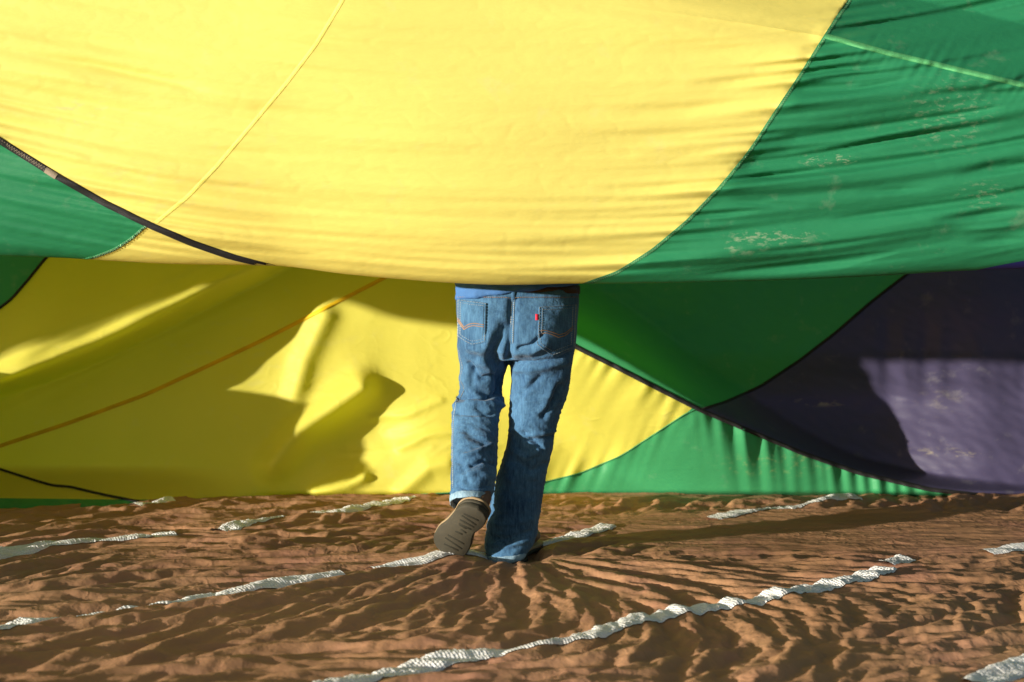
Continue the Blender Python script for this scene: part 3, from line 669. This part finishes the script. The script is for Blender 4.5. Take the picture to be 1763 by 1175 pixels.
# left knee back
fold([(783, 683), (805, 687), (835, 687), (862, 676)], 4, -.012); fold([(786, 699), (815, 697), (845, 694), (868, 700)], 7, .009)
fold([(806, 691), (836, 684)], 4, .008); fold([(790, 713), (820, 713), (850, 712)], 4, -.010); fold([(822, 703), (850, 720)], 4, -.006)
# left calf
fold([(806, 745), (830, 760), (850, 790)], 8, -.006); fold([(800, 785), (822, 778), (846, 765)], 4, .007); fold([(812, 802), (832, 793), (852, 800)], 4, -.010); fold([(800, 820), (825, 812), (850, 822)], 6, .007)
fold([(786, 838), (812, 842), (842, 838)], 4, -.006); fold([(782, 790), (795, 800), (806, 830)], 5, -.005)
# right knee back and calf
fold([(905, 756), (930, 757), (956, 750)], 3.5, -.010); fold([(880, 742), (905, 738), (935, 744)], 6, .006); fold([(903, 745), (926, 764), (934, 776)], 4, -.007); fold([(908, 752), (930, 748), (955, 742)], 4, .007)
fold([(888, 780), (905, 788), (935, 772)], 6, .006); fold([(890, 795), (915, 812), (940, 800)], 6, -.007); fold([(872, 800), (880, 830)], 8, .004)
fold([(845, 900), (870, 905), (915, 895)], 6, .004); fold([(842, 925), (870, 930), (915, 915)], 5, -.006); fold([(842, 938), (872, 942), (908, 930)], 4, .006)
disp += .0015*pn(u/22, v/16, 71)+.0022*np.clip(1-np.abs(pn((u+v*.4)/26, (v-u*.5)/13, 72))*2.2, 0, 1)*ss(v, 615, 680)+.003*pn(u/60, v/38, 73)
disp += .003*np.clip(1-np.abs(pn(u/30, v/9, 74))*2.4, 0, 1)*(ss(v, 660, 690)*ss(v, 740, 715)+ss(v, 780, 840)*.7)
V = V+Nn*disp[:, None]
jm.vertices.foreach_set('co', V.ravel()); jm.update()
bmj = bmesh.new(); bmj.from_mesh(jm); bvh = BVHTree.FromBMesh(bmj)
jeans = finish(jm, 'jeans', M['denim'], person); jeans['label'] = 'faded blue denim jeans'
camv = Vector((0, 0, H))
def cast(u_, v_, lift):
    d = Vector(((u_-U0)/F, 1, -(v_-VH)/F)).normalized(); hit, n, i, _ = bvh.ray_cast(camv, d)
    if hit is None:
        hit, n, i, _ = bvh.find_nearest(camv+d*5.35)
    return np.array(hit+n*lift)
def patch(name, fn, ns, nt_, mat, parent, lift=.0045, edge=.0005):
    V, f = [], []
    for i in range(ns):
        for j in range(nt_):
            s, t = i/(ns-1), j/(nt_-1); p = fn(s, t); e = edge if i in (0, ns-1) or j in (0, nt_-1) else lift
            V.append(cast(p[0], p[1], e))
    for i in range(ns-1):
        for j in range(nt_-1): f.append((i*nt_+j, i*nt_+j+1, (i+1)*nt_+j+1, (i+1)*nt_+j))
    return mesh_obj(name, V, f, mat, parent)
def thread(pts, wd, mat, lift=.007, dash=0, name='stitching'):
    p = smooth_line(pts, 1.2) if len(pts) > 2 else resample(pts, 1.2)
    t = np.gradient(p, axis=0); t /= np.hypot(t[:, 0], t[:, 1])[:, None]+1e-9; nr = np.stack([-t[:, 1], t[:, 0]], 1)
    V, f = [], []
    for i in range(len(p)):
        for a, l in ((-.5, lift-.002), (0, lift+.0006), (.5, lift-.002)): q = p[i]+nr[i]*a*wd; V.append(cast(q[0], q[1], l))
    for i in range(len(p)-1):
        if dash and (i % dash) == dash-1: continue
        for j in range(2): a = i*3+j; f.append((a, a+1, a+4, a+3))
    return mesh_obj(name, V, f, mat, jeans)
def pocket(TL, TR, BR, BM, BL, shrink=1.0):
    sm = (BM[0]-BL[0])/(BR[0]-BL[0])
    def fn(s, t):
        top = (TL[0]+(TR[0]-TL[0])*s, TL[1]+(TR[1]-TL[1])*s)
        bot = (BL[0]+(BM[0]-BL[0])*s/sm, BL[1]+(BM[1]-BL[1])*s/sm) if s < sm else (BM[0]+(BR[0]-BM[0])*(s-sm)/(1-sm), BM[1]+(BR[1]-BM[1])*(s-sm)/(1-sm))
        return (top[0]+(bot[0]-top[0])*t, top[1]+(bot[1]-top[1])*t)
    patch('pocket', fn, 26, 30, M['denim_pocket'], jeans, .005)
    def edge(i0, mat, wd, dash):
        m = [fn(i0*.9+(1-1.8*i0)*0+s*(1-2*i0*.9), i0*.8) for s in np.linspace(0, 1, 12)]; thread(m, wd, mat, dash=dash)
        for s in (i0, 1-i0): thread([fn(s, t) for t in np.linspace(i0*.6, 1-i0, 14)], wd, mat, dash=dash)
        thread([fn(s, 1-i0) for s in np.linspace(i0, 1-i0, 16)], wd, mat, dash=dash)
    edge(.035, M['thread_grey'], .75, 4); edge(.11, M['thread_grey'], .6, 3)
pocket((789, 515), (839, 522), (837.5, 589.5), (812.6, 597), (789, 580))
pocket((926.4, 528.6), (992, 523), (988, 599), (951, 614), (924, 595))
for dy in (0, 4):
    thread([(790, 548+dy), (796, 557+dy), (801, 564+dy)], 1.3, M['thread'], .0075); thread([(801, 564+dy), (808, 559+dy), (817, 557+dy), (834, 559.5+dy)], 1.3, M['thread'], .0075)
    thread([(929, 570+dy), (938, 569+dy), (948, 572+dy), (961, 577+dy)], 1.3, M['thread'], .0075); thread([(961, 577+dy), (972, 574+dy), (985, 562+dy)], 1.3, M['thread'], .0075)
patch('red_tab', lambda s, t: (921.5+5*s, 542+10*t), 4, 5, M['red'], jeans, .009, .006)
patch('centre_seam', lambda s, t: (880.5+7*s-3*t, 513+78*t), 6, 26, M['denim_pocket'], jeans, .004, .0005)
for x in (0, 5): thread([(882+x, 513), (880.5+x, 550), (879.5+x, 591)], .9, M['thread_grey'], .0062, 3)
patch('belt_loop', lambda s, t: (880+8*s, 493+21*t), 4, 8, M['denim_pocket'], jeans, .014, .009)
patch('waistband', lambda s, t: (789+206*s, 490+24*t), 60, 10, M['denim_pocket'], jeans, .006, .001)
thread([(790, 512.5), (840, 513), (900, 513), (960, 513), (994, 512)], .9, M['thread'], .008, 3)
thread([(787, 604), (789, 650), (786, 690), (781, 720), (779.5, 780), (780, 840)], .9, M['thread_grey'], .003, 3)
def hem(rings):
    bmh = bmesh.new(); loft(bmh, rings, 56, False)
    me = bpy.data.meshes.new('hem'); bmesh.ops.recalc_face_normals(bmh, faces=bmh.faces); bmh.to_mesh(me); bmh.free()
    V, Nn = arr(me); V += Nn*(.0028*pn(V[:, 0]/.012, V[:, 1]/.012, 75))[:, None]; me.vertices.foreach_set('co', V.ravel()); me.update()
    finish(me, 'hem', M['denim_hem'], jeans)
hem([ring(857, 775, 846, 5.185, .092, 0, -.4), ring(858, 773.5, 846.5, 5.18, .094, 0, -.4), ring(866, 774, 843, 5.17, .093, 0, -.4), ring(868, 775, 842, 5.165, .09, 0, -.4), ring(862, 779, 839, 5.17, .083, 0, -.4)])
hem([ring(950, 835, 909, 5.383, .106, .08), ring(951, 834, 909, 5.38, .110, .08), ring(961, 836, 905, 5.38, .110, .1), ring(963, 838, 903, 5.38, .107, .1), ring(955, 841, 900, 5.38, .099, .1)])
# belt
bmb = bmesh.new(); loft(bmb, [ring(492, 786, 998, 5.40, .140), ring(492.5, 785, 999, 5.40, .1425), ring(506, 785, 999, 5.40, .1445), ring(506.5, 786, 998, 5.40, .142)], 64, False)
me = bpy.data.meshes.new('belt'); bmesh.ops.recalc_face_normals(bmb, faces=bmb.faces); bmb.to_mesh(me); bmb.free(); finish(me, 'belt', M['belt'], person)

# shirt: hem slants up to the right over the belt
bm = bmesh.new()
def wring(cx, cy, cz, rx, ry, tx=0.0, pw=2.3): return (cx, cy, cz, rx, ry, tx, 0.0, pw)
z0 = px(884, 502, 5.4)[2]
torso = [wring(.021, 5.40, z0-.004, .2365, .158, .125), wring(.021, 5.40, z0+.03, .2365, .158, .10), wring(.005, 5.405, 1.16, .232, .15), wring(.005, 5.41, 1.28, .235, .145), wring(.005, 5.42, 1.40, .245, .14), wring(.005, 5.43, 1.47, .215, .125), wring(.005, 5.44, 1.53, .11, .09), wring(.005, 5.45, 1.56, .07, .07)]
loft(bm, interp_rings(torso), 48)
for s in (-1, 1): tube(bm, [(.005+s*.17, 5.43, 1.45, .085), (.005+s*.23, 5.46, 1.47, .08), (.005+s*.30, 5.52, 1.50, .072), (.005+s*.335, 5.56, 1.53, .068)], 20)
sm_ = remesh(bm, .009, 2); V, Nn = arr(sm_); u, v = proj(V)
V += Nn*(.006*pn(u/30, v/14, 81)+.004*np.clip(1-np.abs(pn((u+v)/40, v/10, 82))*2, 0, 1))[:, None]; sm_.vertices.foreach_set('co', V.ravel()); sm_.update()
finish(sm_, 'shirt', M['shirt'], person)['label'] = 'blue cotton shirt, hem hanging over the belt'
# body: head, neck, raised arms and hands holding the cloth up, lower legs inside the boots
bm = bmesh.new()
tube(bm, [(.005, 5.44, 1.40, .10), (.005, 5.44, 1.50, .062), (.005, 5.46, 1.57, .058), (.005, 5.475, 1.63, .06)], 20)
hc = Vector((.005, 5.49, 1.70))
hr = [(-.118, .035, .04, .045), (-.10, .052, .06, .035), (-.06, .066, .082, .012), (-.02, .072, .092, .004), (.02, .075, .097, 0), (.06, .074, .097, -.004), (.09, .062, .082, -.006), (.112, .036, .048, -.008), (.119, .012, .016, -.008)]
loft(bm, interp_rings([(hc.x, hc.y+o, hc.z+z, rx, ry, 0, 0, 2.1) for z, rx, ry, o in hr]), 28)
tube(bm, [(hc.x, hc.y+.088, hc.z+.015, .008), (hc.x, hc.y+.106, hc.z-.02, .012), (hc.x, hc.y+.104, hc.z-.034, .014), (hc.x, hc.y+.09, hc.z-.042, .012)], 10)      # nose
tube(bm, [(hc.x-.022, hc.y+.083, hc.z-.066, .006), (hc.x, hc.y+.092, hc.z-.066, .008), (hc.x+.022, hc.y+.083, hc.z-.066, .006)], 8)                          # lips
for s in (-1, 1):
    tube(bm, [(hc.x+s*.012, hc.y+.09, hc.z+.02, .008), (hc.x+s*.035, hc.y+.086, hc.z+.026, .01), (hc.x+s*.055, hc.y+.068, hc.z+.02, .008)], 8)              # brow
    tube(bm, [(hc.x+s*.072, hc.y+.0, hc.z-.035, .009), (hc.x+s*.082, hc.y-.012, hc.z-.005, .013), (hc.x+s*.078, hc.y-.006, hc.z+.025, .012)], 10)           # ear
    sh = Vector((.005+s*.20, 5.44, 1.45)); el = Vector((.005+s*.36, 5.62, 1.57)); wr = Vector((.005+s*.30, 5.70, 1.86))
    tube(bm, [(*sh, .055), (*sh.lerp(el, .5), .05), (*el, .043), (*el.lerp(wr, .3), .044), (*el.lerp(wr, .7), .036), (*wr, .029)], 18)
    pa = wr+Vector((-s*.01, .005, .05))
    tube(bm, [(*wr, .028), (*(wr+Vector((-s*.004, 0, .03))), .034), (*pa, .038), (*(wr+Vector((-s*.014, .01, .085))), .032)], 14)
    for k, (ln, off) in enumerate(((.066, -.03), (.075, -.01), (.07, .01), (.056, .028))):
        b = wr+Vector((s*off*.9-s*.012, .01, .09)); kd = Vector((0, .35, .9)).normalized()
        p1 = b+kd*ln*.5; p2 = p1+Vector((0, .8, .35)).normalized()*ln*.32; p3 = p2+Vector((0, .95, -.35)).normalized()*ln*.28
        tube(bm, [(*b, .0098), (*p1, .0095), (*p2, .0088), (*p3, .0075)], 10)
    tb = wr+Vector((-s*.034, .008, .035)); tube(bm, [(*tb, .013), (*(tb+Vector((-s*.022, .016, .026))), .0115), (*(tb+Vector((-s*.024, .034, .05))), .0095)], 10)
tube(bm, [(.005, 5.44, 1.40, .10), (.005, 5.42, 1.2, .12), (.005, 5.40, 1.0, .13), (.005, 5.40, .9, .12)], 20)
for a, b in (((.07, 5.40, .9), px(880, 935, 5.39)), ((-.09, 5.41, .9), px(812, 858, 5.19))):
    k = px(921, 735, 5.41) if a[0] > 0 else px(824, 690, 5.43)
    tube(bm, [(*a, .085), (*k, .055), (*[(k[i]*.55+b[i]*.45) for i in range(3)], .05), (*b, .038)], 16)
bo = finish(remesh(bm, .0048, 1), 'body', M['skin'], person)
bm = bmesh.new()
loft(bm, interp_rings([(hc.x, hc.y-.012+o*.8, hc.z+z, rx, ry, 0, .25, 2.1) for z, rx, ry, o in ((-.03, .078, .088, -.012), (.02, .084, .098, -.008), (.06, .083, .104, -.004), (.095, .07, .09, -.004), (.122, .04, .055, -.004), (.130, .012, .016, -.004))]), 28)
hm = remesh(bm, .005, 1); V, Nn = arr(hm); V += Nn*(.003*pn(V[:, 0]/.008, V[:, 2]/.03, 83))[:, None]; hm.vertices.foreach_set('co', V.ravel()); finish(hm, 'hair', M['hair'], person)

# boots
def outline(s):                                         # half widths of the sole, s: 0 heel .. 1 toe -> (inner, outer)
    hw = graph([(0, .0), (.03, .022), (.1, .038), (.2, .0425), (.35, .038), (.5, .040), (.68, .051), (.8, .052), (.9, .044), (.97, .026), (1, .0)])(s)
    return float(max(hw, 0))*1.26
def boot(mat4, shaft_to, mirror=1):
    Lb = .325; parts = []
    def put(name, bm_, mat, parent):
        bmesh.ops.recalc_face_normals(bm_, faces=bm_.faces); me = bpy.data.meshes.new(name); bm_.to_mesh(me); bm_.free()
        me.transform(mat4); return finish(me, name, mat, parent)
    def slab(z0_, z1_, s0, s1, grow, bev=.003):
        b = bmesh.new(); ss_ = [s0+(s1-s0)*(1-math.cos(math.pi*i/26))/2 for i in range(27)]
        rows = []
        for z, gdelta in ((z0_, -bev), (z0_+bev, 0), (z1_-bev, 0), (z1_, -bev)):
            L_, R_ = [], []
            for s in ss_:
                wv = max(outline(s)+grow+gdelta, .001 if 0 < s < 1 else 0)
                cx = mirror*.010*math.sin(min(s, 1)*math.pi*1.1-.5)
                yy = (s-.5)*(Lb+2*(grow+gdelta))
                L_.append(b.verts.new((cx-wv, yy, z))); R_.append(b.verts.new((cx+wv, yy, z)))
            rows.append(L_+R_[::-1])
        n = len(rows[0])
        for r0, r1 in zip(rows[:-1], rows[1:]):
            for i in range(n):
                try: b.faces.new((r0[i], r0[(i+1) % n], r1[(i+1) % n], r1[i]))
                except ValueError: pass
        b.faces.new(rows[0][::-1]); b.faces.new(rows[-1]); bmesh.ops.remove_doubles(b, verts=b.verts, dist=.0004); return b
    b = bmesh.new()                                     # leather upper with a rounded toe and a shaft
    secs = []
    for s, hgt, wk in ((.01, .06, .6), (.06, .085, .74), (.15, .10, .78), (.28, .11, .85), (.40, .105, .95), (.52, .085, .95), (.65, .07, .96), (.8, .06, .96), (.92, .05, .9), (.985, .035, .7)):
        wv = max(outline(s), .012)*wk; cx = mirror*.010*math.sin(s*math.pi*1.1-.5); secs.append((s, hgt, wv, cx))
    rows = []
    for s, hgt, wv, cx in secs:
        r = []
        for i in range(20):
            a = 2*math.pi*i/20; c, q = math.cos(a), math.sin(a)
            r.append(b.verts.new((cx+wv*math.copysign(abs(c)**.75, c), (s-.5)*Lb, .03+hgt*.5+hgt*.5*math.copysign(abs(q)**.8, q))))
        rows.append(r)
    for r0, r1 in zip(rows[:-1], rows[1:]):
        for i in range(20): b.faces.new((r0[i], r0[(i+1) % 20], r1[(i+1) % 20], r1[i]))
    b.faces.new(rows[0][::-1]); b.faces.new(rows[-1])
    inv = mat4.inverted(); top = inv @ Vector(shaft_to)
    st = Vector((0, -.085, .11)); tube(b, [(0, -.085, .07, .038), (*st, .037), (*st.lerp(top, .6), .036), (*st.lerp(top, 1.0), .036)], 20)
    bmesh.ops.recalc_face_normals(b, faces=b.faces)
    me = remesh(b, .0055, 3); me.transform(mat4); up = finish(me, 'boot', M['leather'], person)
    put('welt', slab(.022, .034, 0, 1, .006), M['welt'], up)
    put('sole', slab(.006, .0235, 0, 1, .0045, .004), M['sole'], up)
    put('heel', slab(-.020, .007, .0, .33, .0035, .003), M['sole'], up)
    for k, (lx, ly, wx_) in enumerate(((0, -.055, .05), (0, -.075, .06), (0, -.095, .064), (0, -.115, .06), (-.004, -.02, .03), (.006, .0, .026), (-.004, .02, .03), (0, .06, .07), (0, .085, .076), (0, .11, .06))):
        b = bmesh.new(); zz = -.0195 if ly < -.05 else .0065
        bmesh.ops.create_cube(b, size=1, matrix=Matrix.Translation((lx, ly, zz+.0005)) @ Matrix.Rotation(.12*(k % 3-1), 4, 'Z') @ Matrix.Diagonal((wx_, .009, .005, 1)))
        bmesh.ops.bevel(b, geom=b.edges[:], offset=.0015, segments=1, affect='EDGES')
        put('tread', b, M['lug'], up)
    return up
def frame(heel, toe, solen):
    y = (Vector(toe)-Vector(heel)).normalized(); z = -Vector(solen); z = (z-y*z.dot(y)).normalized(); x = y.cross(z)
    m = Matrix((x, y, z)).transposed().to_4x4(); return m
hl = Vector(px(813, 886, 5.085)); tl = Vector(px(776, 944, 5.225))
mL = frame(hl, tl, (-.22, -.86, -.42)); yL = (tl-hl).normalized(); mL.translation = hl+yL*.108
boot(mL, px(806, 838, 5.21), -1)
zt = float(on_tarp(np.array([.02]), np.array([5.4]))[0, 2])
mR = frame((0, 0, 0), (.26, .965, 0.03), (0, 0, -1)); mR.translation = Vector((-.004, 5.385, zt+.012))+Vector((.26, .965, 0))*.09
boot(mR, px(874, 915, 5.40), 1)
